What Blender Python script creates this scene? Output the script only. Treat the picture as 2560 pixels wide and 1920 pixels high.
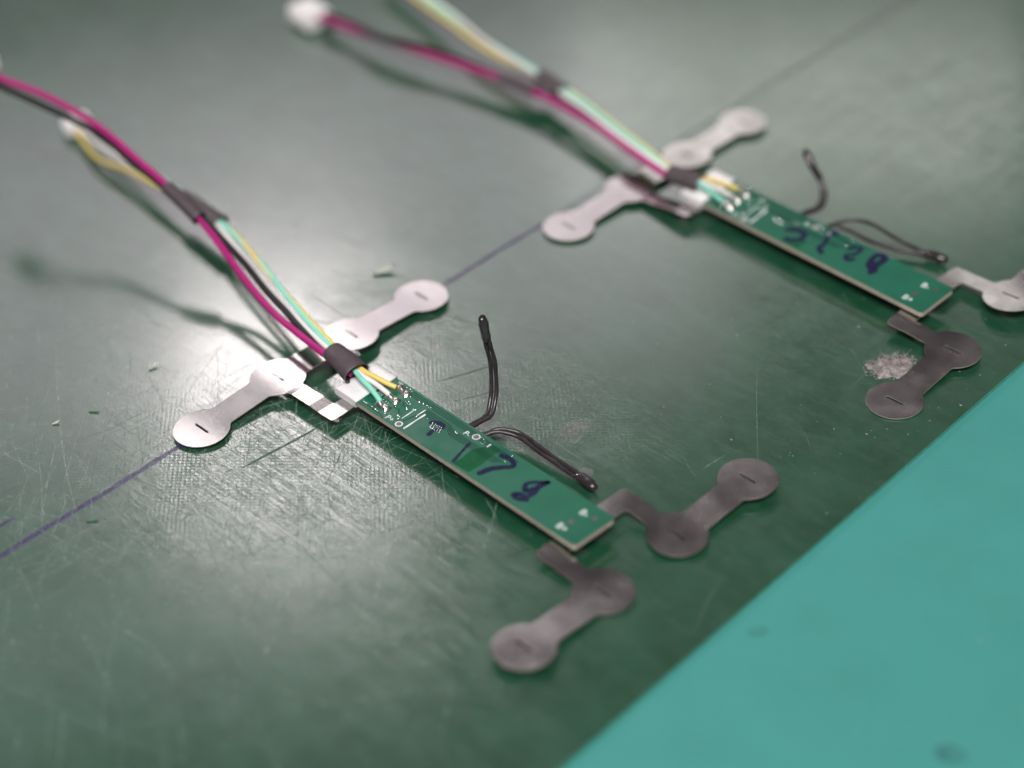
import bpy, bmesh, math, random
import numpy as np
from mathutils import Vector, noise as mnoise

# ------------------------------------------------------------------ scene, camera, light
sc = bpy.context.scene
for o in list(bpy.data.objects):
    bpy.data.objects.remove(o)
MM = 0.001                                   # everything below is laid out in millimetres
sc.render.engine = 'CYCLES'
sc.cycles.use_denoising = True
sc.cycles.max_bounces = 6
sc.cycles.sample_clamp_indirect = 6.0
sc.view_settings.view_transform = 'Standard'
sc.view_settings.look = 'None'
sc.view_settings.exposure = 0.0
sc.view_settings.gamma = 1.0

cd = bpy.data.cameras.new('camera')
cam = bpy.data.objects.new('camera', cd)
sc.collection.objects.link(cam)
sc.camera = cam
cd.sensor_fit = 'HORIZONTAL'
cd.sensor_width = 36.0
cd.lens = 5061.25 * 36.0 / 2560.0
cd.clip_start = 0.01
cd.clip_end = 50.0
cam.location = (0.26159, -0.18916, 0.24077)
cam.rotation_euler = (0.9102, 0.0466, 0.7891)
cd.dof.use_dof = True
_f = Vector((0.0405, 0.0095, 0.0015))
cd.dof.focus_distance = -(cam.rotation_euler.to_matrix().transposed() @ (_f - cam.location)).z
cd.dof.aperture_fstop = 6.0

world = bpy.data.worlds.new('World')
sc.world = world
world.use_nodes = True
world.node_tree.nodes['Background'].inputs[0].default_value = (0.062, 0.053, 0.057, 1)
world.node_tree.nodes['Background'].inputs[1].default_value = 1.0


def area_lamp(name, loc, sx, sy, radiance, col=(1, 1, 1), aim=None):
    ld = bpy.data.lights.new(name, 'AREA')
    ld.shape = 'RECTANGLE'
    ld.size, ld.size_y = sx, sy
    ld.energy = radiance * math.pi * sx * sy
    ld.color = col
    o = bpy.data.objects.new(name, ld)
    o.location = loc
    d = (Vector(aim) - Vector(loc)) if aim else Vector((0, 0, -1))
    q = d.to_track_quat('-Z', 'Y')
    o.rotation_euler = q.to_euler()
    sc.collection.objects.link(o)
    return o


def polar(az, el, h):
    r = h / math.tan(math.radians(el))
    return (0.03 + r * math.cos(math.radians(az)), 0.02 + r * math.sin(math.radians(az)), h)


# ceiling lamps and added fills behind the bench: they give the grey sheen on the sheet
lp = area_lamp('ceiling_panel_lamp', polar(147.0, 31.8, 1.6), 1.46, 1.15, 1.1, (1.0, 0.895, 0.985))
lp.rotation_euler = (0, 0, math.radians(147.5 + 90))
lq = area_lamp('haze_fill_lamp', polar(157.0, 43.5, 1.6), 0.85, 0.34, 0.55, (0.90, 0.95, 1.0))  # fill added for the bluish haze at lower left, no known fixture
lq.rotation_euler = (0, 0, math.radians(157 + 90))
lt = area_lamp('ceiling_tube_lamp', polar(146.3, 37.6, 1.55), 0.27, 0.40, 12.0, (1.0, 0.91, 0.90))
lt.rotation_euler = (0, 0, math.radians(145 + 90))
lf = area_lamp('far_fill_lamp', polar(126.5, 29.4, 1.9), 0.95, 0.75, 1.9, (1.0, 0.98, 0.93))  # added lamp standing in for a bright wall at the back right
lf.rotation_euler = (0, 0, math.radians(130 + 90))
# weak fill lamp added off to the left, no known tube there
area_lamp('side_fill_lamp', polar(181, 31.0, 1.5), 0.24, 0.10, 160.0, (1.0, 0.97, 0.97), aim=(0, 0, 0))
# key lamp added for the overhead diffuse light, set behind the camera
area_lamp('key_lamp', (0.55, -0.50, 1.30), 0.9, 0.5, 20.5, (1.0, 0.97, 0.965), aim=(0.04, 0.02, 0))

# ------------------------------------------------------------------ helpers
rng = np.random.default_rng(7)
random.seed(7)


def link(o, parent=None):
    sc.collection.objects.link(o)
    if parent is not None:
        o.parent = parent
    return o


def mesh_obj(name, verts, faces, mats, parent=None, org=(0, 0, 0), smooth=False, fmat=None):
    """verts in world millimetres; org = world mm origin of the top-level thing."""
    me = bpy.data.meshes.new(name)
    v = (np.asarray(verts, float) - np.asarray(org, float)) * MM
    me.from_pydata(v.tolist(), [], [tuple(int(i) for i in f) for f in faces])
    if not isinstance(mats, (list, tuple)):
        mats = [mats]
    for m in mats:
        me.materials.append(m)
    if fmat is not None:
        me.polygons.foreach_set('material_index', np.asarray(fmat, np.int32))
    if smooth is True:
        me.polygons.foreach_set('use_smooth', np.ones(len(me.polygons), bool))
    elif smooth is not False:
        me.polygons.foreach_set('use_smooth', np.asarray(smooth, bool))
    me.update()
    return link(bpy.data.objects.new(name, me), parent)


def top(o, label, cat, group=None):
    o['label'] = label
    o['category'] = cat
    if group:
        o['group'] = group
    return o


def empty(name, loc_mm):
    o = bpy.data.objects.new(name, None)
    o.empty_display_size = 0.01
    o.location = tuple(a * MM for a in loc_mm)
    sc.collection.objects.link(o)
    return o


class MB:
    def __init__(s):
        s.v, s.f = [], []

    def add(s, v, f):
        n = len(s.v)
        s.v.extend([tuple(p) for p in v])
        s.f.extend([tuple(i + n for i in q) for q in f])


def catmull(P, n=10):
    P = np.asarray(P, float)
    Q = np.vstack([2 * P[0] - P[1], P, 2 * P[-1] - P[-2]])
    out = []
    for i in range(1, len(Q) - 2):
        p0, p1, p2, p3 = Q[i - 1], Q[i], Q[i + 1], Q[i + 2]
        for k in range(n):
            t = k / n
            out.append(.5 * ((2 * p1) + (-p0 + p2) * t + (2 * p0 - 5 * p1 + 4 * p2 - p3) * t * t + (-p0 + 3 * p1 - 3 * p2 + p3) * t ** 3))
    out.append(Q[-2])
    return np.array(out)


def tube(path, ru, rv=None, seg=14, cap=True, up=(0, 0, 1)):
    """swept ellipse: ru sideways, rv along 'up'. radii may be arrays."""
    path = np.asarray(path, float)
    n = len(path)
    ru = np.broadcast_to(np.asarray(ru, float), (n,))
    rv = ru if rv is None else np.broadcast_to(np.asarray(rv, float), (n,))
    T = np.gradient(path, axis=0)
    T /= np.linalg.norm(T, axis=1)[:, None]
    up = np.asarray(up, float)
    V, F = [], []
    for i in range(n):
        s = np.cross(T[i], up)
        s /= max(np.linalg.norm(s), 1e-9)
        w = np.cross(s, T[i])
        for k in range(seg):
            a = 2 * math.pi * k / seg
            V.append(path[i] + s * ru[i] * math.cos(a) + w * rv[i] * math.sin(a))
    for i in range(n - 1):
        for k in range(seg):
            a, b = i * seg + k, i * seg + (k + 1) % seg
            F.append((a, b, b + seg, a + seg))
    if cap:
        F.append(tuple(range(seg))[::-1])
        F.append(tuple((n - 1) * seg + k for k in range(seg)))
    return np.array(V), F


def ribbon(pts, width, z_of=None, closed_caps=True, w2=None):
    """flat ribbon; pts (n,2) ; width scalar/array; returns 2-D verts and faces."""
    P = np.asarray(pts, float)
    n = len(P)
    w = np.broadcast_to(np.asarray(width, float), (n,)) / 2
    T = np.gradient(P, axis=0)
    T /= np.maximum(np.linalg.norm(T, axis=1), 1e-9)[:, None]
    N = np.stack([-T[:, 1], T[:, 0]], 1)
    L, Rr = P + N * w[:, None], P - N * w[:, None]
    V = np.vstack([L, Rr])
    F = [(i, n + i, n + i + 1, i + 1) for i in range(n - 1)]
    V = V.tolist()
    if closed_caps:
        for c, t, wd, a, b in ((P[0], -T[0], w[0], 0, n), (P[-1], T[-1], w[-1], n - 1, 2 * n - 1)):
            nn = np.array([-t[1], t[0]])
            base = len(V)
            ring = []
            for k in range(1, 6):
                an = math.pi * k / 6
                V.append((c + nn * wd * math.cos(an) + t * wd * math.sin(an)).tolist())
                ring.append(base + k - 1)
            if a == 0:
                F.append((b, *ring, a))
            else:
                F.append((a, *ring, b))
    return np.array(V), F


def rounded_box(cx, cy, cz, dx, dy, dz, yaw=0.0, bev=0.3, seg=2, pitch=0.0):
    bm = bmesh.new()
    bmesh.ops.create_cube(bm, size=1.0)
    for v in bm.verts:
        v.co = Vector((v.co.x * dx, v.co.y * dy, v.co.z * dz))
    bmesh.ops.bevel(bm, geom=list(bm.edges), offset=bev, segments=seg, affect='EDGES', profile=0.5)
    cp, sp = math.cos(pitch), math.sin(pitch)
    ca, sa = math.cos(yaw), math.sin(yaw)
    V = []
    for v in bm.verts:
        x, y, z = v.co
        x, z = x * cp - z * sp, x * sp + z * cp
        V.append((cx + x * ca - y * sa, cy + x * sa + y * ca, cz + z))
    F = [tuple(v.index for v in f.verts) for f in bm.faces]
    bm.free()
    return np.array(V), F


# ------------------------------------------------------------------ materials
def new_mat(name):
    m = bpy.data.materials.new(name)
    m.use_nodes = True
    nt = m.node_tree
    b = nt.nodes['Principled BSDF']
    return m, nt, b


def N(nt, t, **kw):
    n = nt.nodes.new(t)
    for k, v in kw.items():
        setattr(n, k, v)
    return n


def mmco(nt, scale=(1, 1, 1), rot=(0, 0, 0)):
    tc = N(nt, 'ShaderNodeTexCoord')
    mp = N(nt, 'ShaderNodeMapping')
    mp.inputs['Scale'].default_value = tuple(1000.0 * s for s in scale)
    mp.inputs['Rotation'].default_value = rot
    nt.links.new(tc.outputs['Object'], mp.inputs['Vector'])
    return mp.outputs[0]


def noise(nt, co, scale, detail=3.0, rough=0.55, dist=0.0):
    n = N(nt, 'ShaderNodeTexNoise')
    n.inputs['Scale'].default_value = scale
    n.inputs['Detail'].default_value = detail
    n.inputs['Roughness'].default_value = rough
    n.inputs['Distortion'].default_value = dist
    nt.links.new(co, n.inputs['Vector'])
    return n.outputs['Fac']


def ramp(nt, fac, a, b, ca=0.0, cb=1.0):
    r = N(nt, 'ShaderNodeMapRange')
    r.inputs['From Min'].default_value = a
    r.inputs['From Max'].default_value = b
    r.inputs['To Min'].default_value = ca
    r.inputs['To Max'].default_value = cb
    r.clamp = True
    nt.links.new(fac, r.inputs['Value'])
    return r.outputs[0]


def mixc(nt, fac, a, b):
    m = N(nt, 'ShaderNodeMix', data_type='RGBA')
    if isinstance(fac, float):
        m.inputs[0].default_value = fac
    else:
        nt.links.new(fac, m.inputs[0])
    for i, c in ((6, a), (7, b)):
        if isinstance(c, tuple):
            m.inputs[i].default_value = (*c, 1)
        else:
            nt.links.new(c, m.inputs[i])
    return m.outputs[2]


def math_n(nt, op, a, b=None):
    m = N(nt, 'ShaderNodeMath', operation=op)
    for i, x in enumerate((a, b)):
        if x is None:
            continue
        if isinstance(x, (int, float)):
            m.inputs[i].default_value = x
        else:
            nt.links.new(x, m.inputs[i])
    return m.outputs[0]


def bump(nt, b, h, strength, dist_mm):
    n = N(nt, 'ShaderNodeBump')
    n.inputs['Strength'].default_value = strength
    n.inputs['Distance'].default_value = dist_mm * MM
    nt.links.new(h, n.inputs['Height'])
    nt.links.new(n.outputs[0], b.inputs['Normal'])
    nt.links.new(n.outputs[0], b.inputs['Coat Normal'])
    return n


def plain(name, col, rough=0.5, metal=0.0, spec=0.5, var=0.12, vscale=0.8, bmp=0.0, bscale=3.0, coat=0.0, sss=0.0):
    m, nt, b = new_mat(name)
    co = mmco(nt)
    n = noise(nt, co, vscale, 4)
    dark = tuple(c * (1 - var) for c in col)
    lite = tuple(min(1, c * (1 + var)) for c in col)
    nt.links.new(mixc(nt, ramp(nt, n, .3, .7), dark, lite), b.inputs['Base Color'])
    nt.links.new(ramp(nt, noise(nt, co, vscale * 2.3, 3), .3, .7, rough * .85, min(1, rough * 1.15)), b.inputs['Roughness'])
    b.inputs['Metallic'].default_value = metal
    b.inputs['Specular IOR Level'].default_value = spec
    b.inputs['Coat Weight'].default_value = coat
    if sss:
        b.inputs['Subsurface Weight'].default_value = sss
        b.inputs['Subsurface Scale'].default_value = 0.0006
    if bmp:
        bump(nt, b, noise(nt, co, bscale, 4), bmp, 0.2)
    return m


def sheet_material():
    m, nt, b = new_mat('green_laminate')
    co = mmco(nt)
    # colour: dark green laminate, a little cloudy, with pale rub marks
    c1 = mixc(nt, ramp(nt, noise(nt, co, .09, 4), .35, .65), (.006, .049, .021), (.011, .067, .032))
    rub = mmco(nt, (.10, .28, 1), (0, 0, .55))
    rubs = ramp(nt, noise(nt, rub, 1.0, 5, .65), .46, .74, 0.0, .6)
    c2 = mixc(nt, rubs, c1, (.032, .092, .060))
    fine = ramp(nt, noise(nt, co, .45, 5, .7), .45, .75, 0.0, .38)
    c3 = mixc(nt, fine, c2, (.032, .088, .056))
    nt.links.new(c3, b.inputs['Base Color'])
    # roughness: handled, smeared gloss
    ra = ramp(nt, noise(nt, co, .035, 4, .6), .3, .7, .075, .13)
    rb = ramp(nt, noise(nt, mmco(nt, (.35, .06, 1), (0, 0, -.4)), 1.0, 4, .6), .35, .75, 0.0, .06)
    nt.links.new(math_n(nt, 'ADD', ra, rb), b.inputs['Coat Roughness'])
    b.inputs['Coat Weight'].default_value = 1.0
    b.inputs['Coat IOR'].default_value = 2.1
    b.inputs['Roughness'].default_value = .34
    b.inputs['Specular IOR Level'].default_value = .4
    b.inputs['IOR'].default_value = 1.5
    # relief: glass-cloth weave showing through, fine pitting, long shallow waves
    sep = N(nt, 'ShaderNodeSeparateXYZ')
    nt.links.new(co, sep.inputs[0])
    wx = math_n(nt, 'SINE', math_n(nt, 'MULTIPLY', sep.outputs[0], 2 * math.pi / 1.25))
    wy = math_n(nt, 'SINE', math_n(nt, 'MULTIPLY', sep.outputs[1], 2 * math.pi / 1.1))
    wv = math_n(nt, 'MULTIPLY', math_n(nt, 'MULTIPLY', wx, wy), ramp(nt, noise(nt, co, .11, 3), .44, .62, .0, 1.1))
    pit = ramp(nt, noise(nt, co, 1.6, 4, .65), .25, .75, -1, 1)
    scr = None
    for k, (rot, sx, sy) in enumerate(((.3, .05, 1.6), (1.2, .06, 1.9), (2.1, .04, 1.5), (-.5, .07, 2.2))):
        nn = noise(nt, mmco(nt, (sx, sy, 1), (0, 0, rot)), 1.0, 2, .5)
        ln = math_n(nt, 'SUBTRACT', 1.0, ramp(nt, math_n(nt, 'ABSOLUTE', math_n(nt, 'SUBTRACT', nn, .5 + .03 * k)), 0, .012))
        scr = ln if scr is None else math_n(nt, 'MAXIMUM', scr, ln)
    def worn(cx, cy, rx, ry):                    # a worn patch of the sheet
        ddx = math_n(nt, 'DIVIDE', math_n(nt, 'SUBTRACT', sep.outputs[0], cx), rx)
        ddy = math_n(nt, 'DIVIDE', math_n(nt, 'SUBTRACT', sep.outputs[1], cy), ry)
        d2 = math_n(nt, 'ADD', math_n(nt, 'MULTIPLY', ddx, ddx), math_n(nt, 'MULTIPLY', ddy, ddy))
        return math_n(nt, 'SUBTRACT', 1.0, d2)
    wm = math_n(nt, 'MAXIMUM', worn(20, -22, 26, 26), worn(2, 24, 22, 16))
    wm = math_n(nt, 'MAXIMUM', wm, math_n(nt, 'MULTIPLY', worn(45, 22, 22, 15), .75))
    wm = ramp(nt, math_n(nt, 'ADD', wm, math_n(nt, 'MULTIPLY', math_n(nt, 'SUBTRACT', noise(nt, co, .12, 4), .5), 1.6)), -.35, .75, .22, 1.0)
    h = math_n(nt, 'ADD', math_n(nt, 'MULTIPLY', wv, .85), math_n(nt, 'MULTIPLY', pit, .70))
    h = math_n(nt, 'SUBTRACT', h, math_n(nt, 'MULTIPLY', scr, .55))
    h = math_n(nt, 'MULTIPLY', h, wm)
    bump(nt, b, h, .30, .035)
    return m


def strip_material():
    m, nt, b = new_mat('nickel_strip')
    co = mmco(nt)
    n = noise(nt, mmco(nt, (.25, 3.5, 1), (0, 0, .1)), 1.0, 4, .6)
    nt.links.new(mixc(nt, ramp(nt, n, .3, .7), (.565, .54, .53), (.62, .595, .585)), b.inputs['Base Color'])
    b.inputs['Metallic'].default_value = 1.0
    nt.links.new(ramp(nt, noise(nt, co, .16, 4, .6), .35, .65, .19, .28), b.inputs['Roughness'])
    bump(nt, b, noise(nt, co, 3.0, 3), .035, .01)
    return m


def pcb_material():
    m, nt, b = new_mat('solder_mask_green')
    co = mmco(nt)
    c = mixc(nt, ramp(nt, noise(nt, co, .12, 3), .35, .65), (.003, .092, .053), (.005, .112, .064))
    dust = ramp(nt, noise(nt, co, 2.2, 5, .75), .60, .82, 0, .20)
    nt.links.new(mixc(nt, dust, c, (.16, .30, .25)), b.inputs['Base Color'])
    nt.links.new(ramp(nt, noise(nt, co, .3, 4), .3, .7, .30, .44), b.inputs['Roughness'])
    bump(nt, b, noise(nt, co, 2.0, 3), .15, .03)
    return m


def clear_mark(name, col, alpha_lo, alpha_hi, rough, scale, a0=.35, a1=.65, spec=.5):
    """a thin mark lying on a surface: colour with uneven cover."""
    m, nt, b = new_mat(name)
    co = mmco(nt)
    b.inputs['Base Color'].default_value = (*col, 1)
    b.inputs['Roughness'].default_value = rough
    b.inputs['Specular IOR Level'].default_value = spec
    nt.links.new(ramp(nt, noise(nt, co, scale, 4, .65), a0, a1, alpha_lo, alpha_hi), b.inputs['Alpha'])
    return m


M = dict(
    sheet=sheet_material(),
    sheet_edge=plain('laminate_cut_edge', (.10, .34, .27), .5, var=.2),
    mat=plain('teal_rubber_mat', (.052, .258, .230), .55, var=.05, vscale=.05, bmp=.1, bscale=3, spec=.35),
    strip=strip_material(),
    strip_edge=plain('strip_cut_edge', (.62, .57, .50), .45, metal=.45),
    pcb=pcb_material(),
    fr4=plain('board_core_edge', (.46, .41, .33), .6, var=.18, vscale=1.5),
    wrap=plain('white_tape', (.80, .78, .78), .55, var=.04, vscale=1.5, bmp=.15, bscale=2.5),
    trace=plain('trace_gap_shade', (.003, .036, .024), .5, spec=.2),
    silk_and_glint=plain('white_print_and_glint', (.78, .80, .80), .5, var=.05),  # white print, and the painted reflection on the solder bars
    solder=plain('solder', (.84, .80, .77), .30, metal=1.0, bmp=.35, bscale=1.6),
    via=plain('tinned_via', (.80, .78, .76), .16, metal=1.0),
    copper=plain('dull_hole', (.20, .165, .18), .35, metal=.8),
    ink=clear_mark('navy_marker', (.006, .007, .042), .72, 1.0, .45, .9, .3, .6, .3),
    green_patch=clear_mark('saturated_green_patch', (.004, .105, .030), .15, .62, .5, .12, .2, .6, .2),
    red=plain('magenta_insulation', (.40, .012, .165), .40, var=.06, vscale=.4, sss=.1),
    black=plain('black_insulation', (.018, .015, .016), .42, var=.1),
    white=plain('white_insulation', (.80, .77, .75), .42, var=.03, sss=.1),
    teal=plain('mint_insulation', (.26, .72, .56), .42, var=.05, sss=.1),
    yellow=plain('yellow_insulation', (.78, .62, .17), .42, var=.05, sss=.1),
    shrink=plain('heat_shrink', (.075, .058, .064), .50, var=.12, bmp=.1, bscale=1.2),
    lead=plain('thermistor_lead', (.034, .028, .030), .24, var=.25, vscale=.7, bmp=.1, bscale=1.5),
    bead=plain('black_epoxy', (.030, .024, .026), .16, var=.2, coat=.5),
    nylon=plain('white_nylon', (.82, .79, .79), .45, var=.03, sss=.15),
    purple=clear_mark('purple_marker', (.040, .020, .110), .35, .92, .30, .7, .30, .60, .8),
    purple_mid=clear_mark('purple_marker_mid', (.040, .020, .110), .25, .70, .30, .7, .30, .60, .8),
    purple_faint=clear_mark('purple_marker_faint', (.040, .022, .095), .08, .38, .30, .7, .30, .60, .8),
    scratch=clear_mark('scuffed_laminate', (.21, .27, .235), .15, .85, .75, .8, .35, .7, .15),
    bright_scratch=clear_mark('glinting_scratch', (.44, .52, .46), .08, .75, .6, .6, .35, .7, .3),  # scratches that catch light: their glint is painted as pale colour
    groove=clear_mark('deep_scratch', (.055, .11, .08), .35, .8, .8, .8, .3, .6, .1),
    dust=plain('pale_dust', (.34, .35, .31), .7),
    lint=plain('grey_lint', (.225, .20, .195), .9, var=.75, vscale=.9, bmp=.8, bscale=3),
    fibre=plain('pale_fibre', (.30, .27, .26), .8, var=.3),
    flake=plain('translucent_flake', (.46, .50, .42), .22, var=.15, spec=.8),
    greenflake=plain('green_sliver', (.05, .16, .07), .35, var=.2),
    smudge=clear_mark('grey_smudge', (.045, .11, .115), .0, .28, .7, .35, .3, .6, .2),
    matscuff=clear_mark('pale_scuff', (.16, .36, .34), .05, .5, .7, .6, .3, .65, .2),
    residue=clear_mark('dried_flux', (.30, .29, .29), .05, .42, .16, .55, .35, .65, 1.0),
)

# ------------------------------------------------------------------ the setting
def slab(name, poly, z0, z1, mats, parent=None, bev=None):
    n = len(poly)
    V = [(x, y, z1) for x, y in poly] + [(x, y, z0) for x, y in poly]
    F = [tuple(range(n)), tuple(range(2 * n - 1, n - 1, -1))]
    fm = [0, len(mats) - 1]
    for i in range(n):
        j = (i + 1) % n
        F.append((i, n + i, n + j, j))
        fm.append(len(mats) - 1)
    return mesh_obj(name, V, F, mats, parent, fmat=fm)


TH = 0.9                                       # sheet thickness
mat = slab('table_mat', [(-900, -700), (900, -700), (900, 900), (-900, 900)], -4.0, -TH, [M['mat']])
mat['kind'] = 'structure'
ex = lambda y: 106.45 - (y - 0) * 0.0438          # the cut edge of the sheet
sheet = slab('work_sheet', [(-700, -520), (ex(-520), -520), (ex(-520) - .0, -520.01), (ex(700), 700), (-700, 700)], -TH, 0.0,
             [M['sheet'], M['sheet_edge']])
sheet['kind'] = 'structure'

def flat_part(name, mb, m, parent, z, kind=None, org=(0, 0, 0)):
    o = mesh_obj(name, [(p[0], p[1], z if len(p) < 3 else p[2]) for p in mb.v], mb.f, m, parent, org)
    if kind:
        o['kind'] = kind
    return o


# purple guide line ruled on the sheet, fainter further along
for y0, y1, mname in ((-190, -8, 'purple'), (-8, 72, 'purple_mid'), (72, 330, 'purple_faint')):
    mb = MB()
    ys = np.linspace(y0, y1, int((y1 - y0) / 2))
    xs = 0.35 - 0.0172 * (ys + 40) + .10 * np.sin(ys * .21) + .06 * np.sin(ys * .7)
    V, F = ribbon(np.stack([xs, ys], 1), 1.15 + .12 * np.sin(ys * .9) + .1 * np.sin(ys * 2.3), closed_caps=False)
    mb.add(V, F)
    flat_part('guide_line', mb, M[mname], sheet, .010)
mb = MB()
ys = np.linspace(-100, -67.5, 40)
V, F = ribbon(np.stack([-6.2 + .01 * (ys + 90), ys], 1), .8)
mb.add(V, F)
flat_part('guide_line', mb, M['purple'], sheet, .010)

# scratches worn into the sheet
def scratch(mb, p, ang, ln, w, curve=0.0, seg=10):
    t = np.linspace(-.5, .5, seg)
    x = t * ln
    y = curve * (t * t) * ln + .008 * ln * np.sin(t * 5 + p[0])
    ca, sa = math.cos(ang), math.sin(ang)
    pts = np.stack([p[0] + x * ca - y * sa, p[1] + x * sa + y * ca], 1)
    V, F = ribbon(pts, w * (1 - (2 * t) ** 4 * .85), closed_caps=False)
    mb.add(V, F)


mb = MB()
for i in range(1000):
    r = rng.random()
    if r < .50:                                    # worn patch beside the near board
        p = rng.normal((22, -24), (17, 15))
    elif r < .85:
        p = rng.normal((0, -52), (32, 24))
    else:
        p = rng.uniform((-130, -110), (105, 200))
    ln = float(np.clip(rng.lognormal(2.0, .75), 1.5, 70))
    ang = rng.choice([.35, 1.45, 1.75, 2.5, -.55]) + rng.normal(0, .28)
    scratch(mb, p, ang, ln, float(np.clip(rng.lognormal(-2.35, .45), .045, .24)), rng.normal(0, .10))
for a, b_, w in (((-22.2, -32.6), (5.9, -61.4), .16), ((-23, -29.1), (12.9, -57.9), .12), ((30.9, -35.8), (85.4, -43.8), .30),
                 ((-60, -20), (30, -95), .15), ((0, -100), (70, -80), .2), ((10, -64), (60, -22), .14), ((45, -90), (95, -30), .18),
                 ((-15, -75), (45, -52), .16), ((3, 26), (15, 27.3), .3), ((15, 22), (40, 25.5), .2)):
    a, b_ = np.array(a), np.array(b_)
    d = b_ - a
    scratch(mb, (a + b_) / 2, math.atan2(d[1], d[0]), np.linalg.norm(d), w, .05, 24)
flat_part('scratches', mb, M['scratch'], sheet, .016, 'stuff')
mb = MB()
for i in range(400):
    p = rng.normal((-2, -54), (34, 26)) if i < 320 else rng.normal((26, -22), (16, 13))
    if p[0] > ex(p[1]) - 3:
        continue
    ln = float(np.clip(rng.lognormal(2.6, .8), 3, 90))
    ang = rng.choice([-.85, -.35, .30, .75, 1.35, 2.3]) + rng.normal(0, .2)
    scratch(mb, p, ang, ln, float(np.clip(rng.lognormal(-2.65, .35), .045, .15)), rng.normal(0, .05))
flat_part('bright_scratches', mb, M['bright_scratch'], sheet, .019, 'stuff')
mb = MB()
for a, b_, w in (((15.4, -12.0), (14.1, -30.5), .6), ((21, -14), (12, -34), .14), ((30, -24), (22, -10), .12), ((-2, 14), (-14, 8), .35),
                 ((6, 28), (16, 31), .3), ((22, 12), (27, 24), .35), ((29, 10), (34, 20), .22)):
    a, b_ = np.array(a), np.array(b_)
    d = b_ - a
    scratch(mb, (a + b_) / 2, math.atan2(d[1], d[0]), np.linalg.norm(d), w, .04, 24)
flat_part('deep_scratches', mb, M['groove'], sheet, .022, 'stuff')

# dust specks
mb = MB()
for i in range(330):
    p = rng.uniform((-120, -110), (112, 170)) if i > 40 else rng.normal((92, 62), (12, 18))
    if p[0] > ex(p[1]) - 1:
        continue
    r = float(np.clip(rng.lognormal(-2.55, .45), .04, .22))
    el = rng.uniform(1, 2.6)
    a = rng.uniform(0, 3.14)
    c, s_ = math.cos(a), math.sin(a)
    q = [(r * el, 0, 0), (0, r, 0), (-r * el, 0, 0), (0, -r, 0), (0, 0, r * .9)]
    mb.add([(p[0] + x * c - y * s_, p[1] + x * s_ + y * c, .02 + z) for x, y, z in q], [(0, 1, 4), (1, 2, 4), (2, 3, 4), (3, 0, 4)])
flat_part('dust_specks', mb, M['dust'], sheet, 0, 'stuff')


def blob_patch(name, pts, m, z=.026, wob=.25, parent=None):
    c = np.mean(pts, 0)
    P = catmull(np.vstack([pts, pts[:1]]), 6)[:-1]
    P = P + rng.normal(0, wob * .3, P.shape)
    V = [tuple(c)] + [tuple(p) for p in P]
    n = len(P)
    F = [(0, 1 + i, 1 + (i + 1) % n) for i in range(n)]
    mb = MB()
    mb.add(V, F)
    return flat_part(name, mb, m, parent or sheet, z)


blob_patch('residue_spot', [(49, 18.6), (50.3, 21.5), (52.6, 23.8), (54.3, 20.4), (55.3, 17.0), (54.6, 16.0), (52.9, 16.9), (51.0, 16.4)], M['residue'])
blob_patch('residue_spot', [(60.9, 12.4), (62.3, 13.5), (63.8, 12.2), (62.9, 10.8), (61.5, 10.9)], M['residue'])

mb = MB()
for i in range(70):
    p = rng.uniform((108, -60), (190, 110))
    if p[0] < ex(p[1]) + 2:
        continue
    scratch(mb, p, rng.normal(.9, .9), float(np.clip(rng.lognormal(1.6, .7), 1, 25)), float(np.clip(rng.lognormal(-2.2, .4), .05, .25)), rng.normal(0, .15))
flat_part('scuffs', mb, M['matscuff'], mat, -TH + .012, 'stuff')
mb = MB()
for i in range(90):
    p = rng.uniform((106, -60), (190, 110))
    if p[0] < ex(p[1]) + 1:
        continue
    r = float(np.clip(rng.lognormal(-2.3, .5), .05, .25))
    mb.add([(p[0] + r, p[1], -TH + .02), (p[0], p[1] + r, -TH + .02), (p[0] - r, p[1], -TH + .02), (p[0], p[1] - r, -TH + .02), (p[0], p[1], -TH + .02 + r)], [(0, 1, 4), (1, 2, 4), (2, 3, 4), (3, 0, 4)])
flat_part('dust_specks', mb, M['dust'], mat, 0, 'stuff')
blob_patch('smudge', [(109.6, 1.0), (110.6, 3.2), (112.2, 3.6), (112.4, 1.6), (111.0, .4)], M['smudge'], -TH + .02, parent=mat)
blob_patch('smudge', [(147.5, 1.0), (149.5, 3.6), (152.4, 3.2), (152.0, .4), (149.2, -.6)], M['smudge'], -TH + .02, parent=mat)

# ------------------------------------------------------------------ battery boards
RD, AW, FW = 5.5, 3.05, 1.85                    # disc radius, arm half width, foot half width


def sd_circle(x, y, cx, cy, r):
    return np.hypot(x - cx, y - cy) - r


def sd_box(x, y, x0, x1, y0, y1, r=.45):
    cx, cy, hx, hy = (x0 + x1) / 2, (y0 + y1) / 2, (x1 - x0) / 2 - r, (y1 - y0) / 2 - r
    qx, qy = np.abs(x - cx) - hx, np.abs(y - cy) - hy
    return np.hypot(np.maximum(qx, 0), np.maximum(qy, 0)) + np.minimum(np.maximum(qx, qy), 0) - r


def smin(a, b, k=.5):
    h = np.clip(.5 + .5 * (b - a) / k, 0, 1)
    return b * (1 - h) + a * h - k * h * (1 - h)


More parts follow.
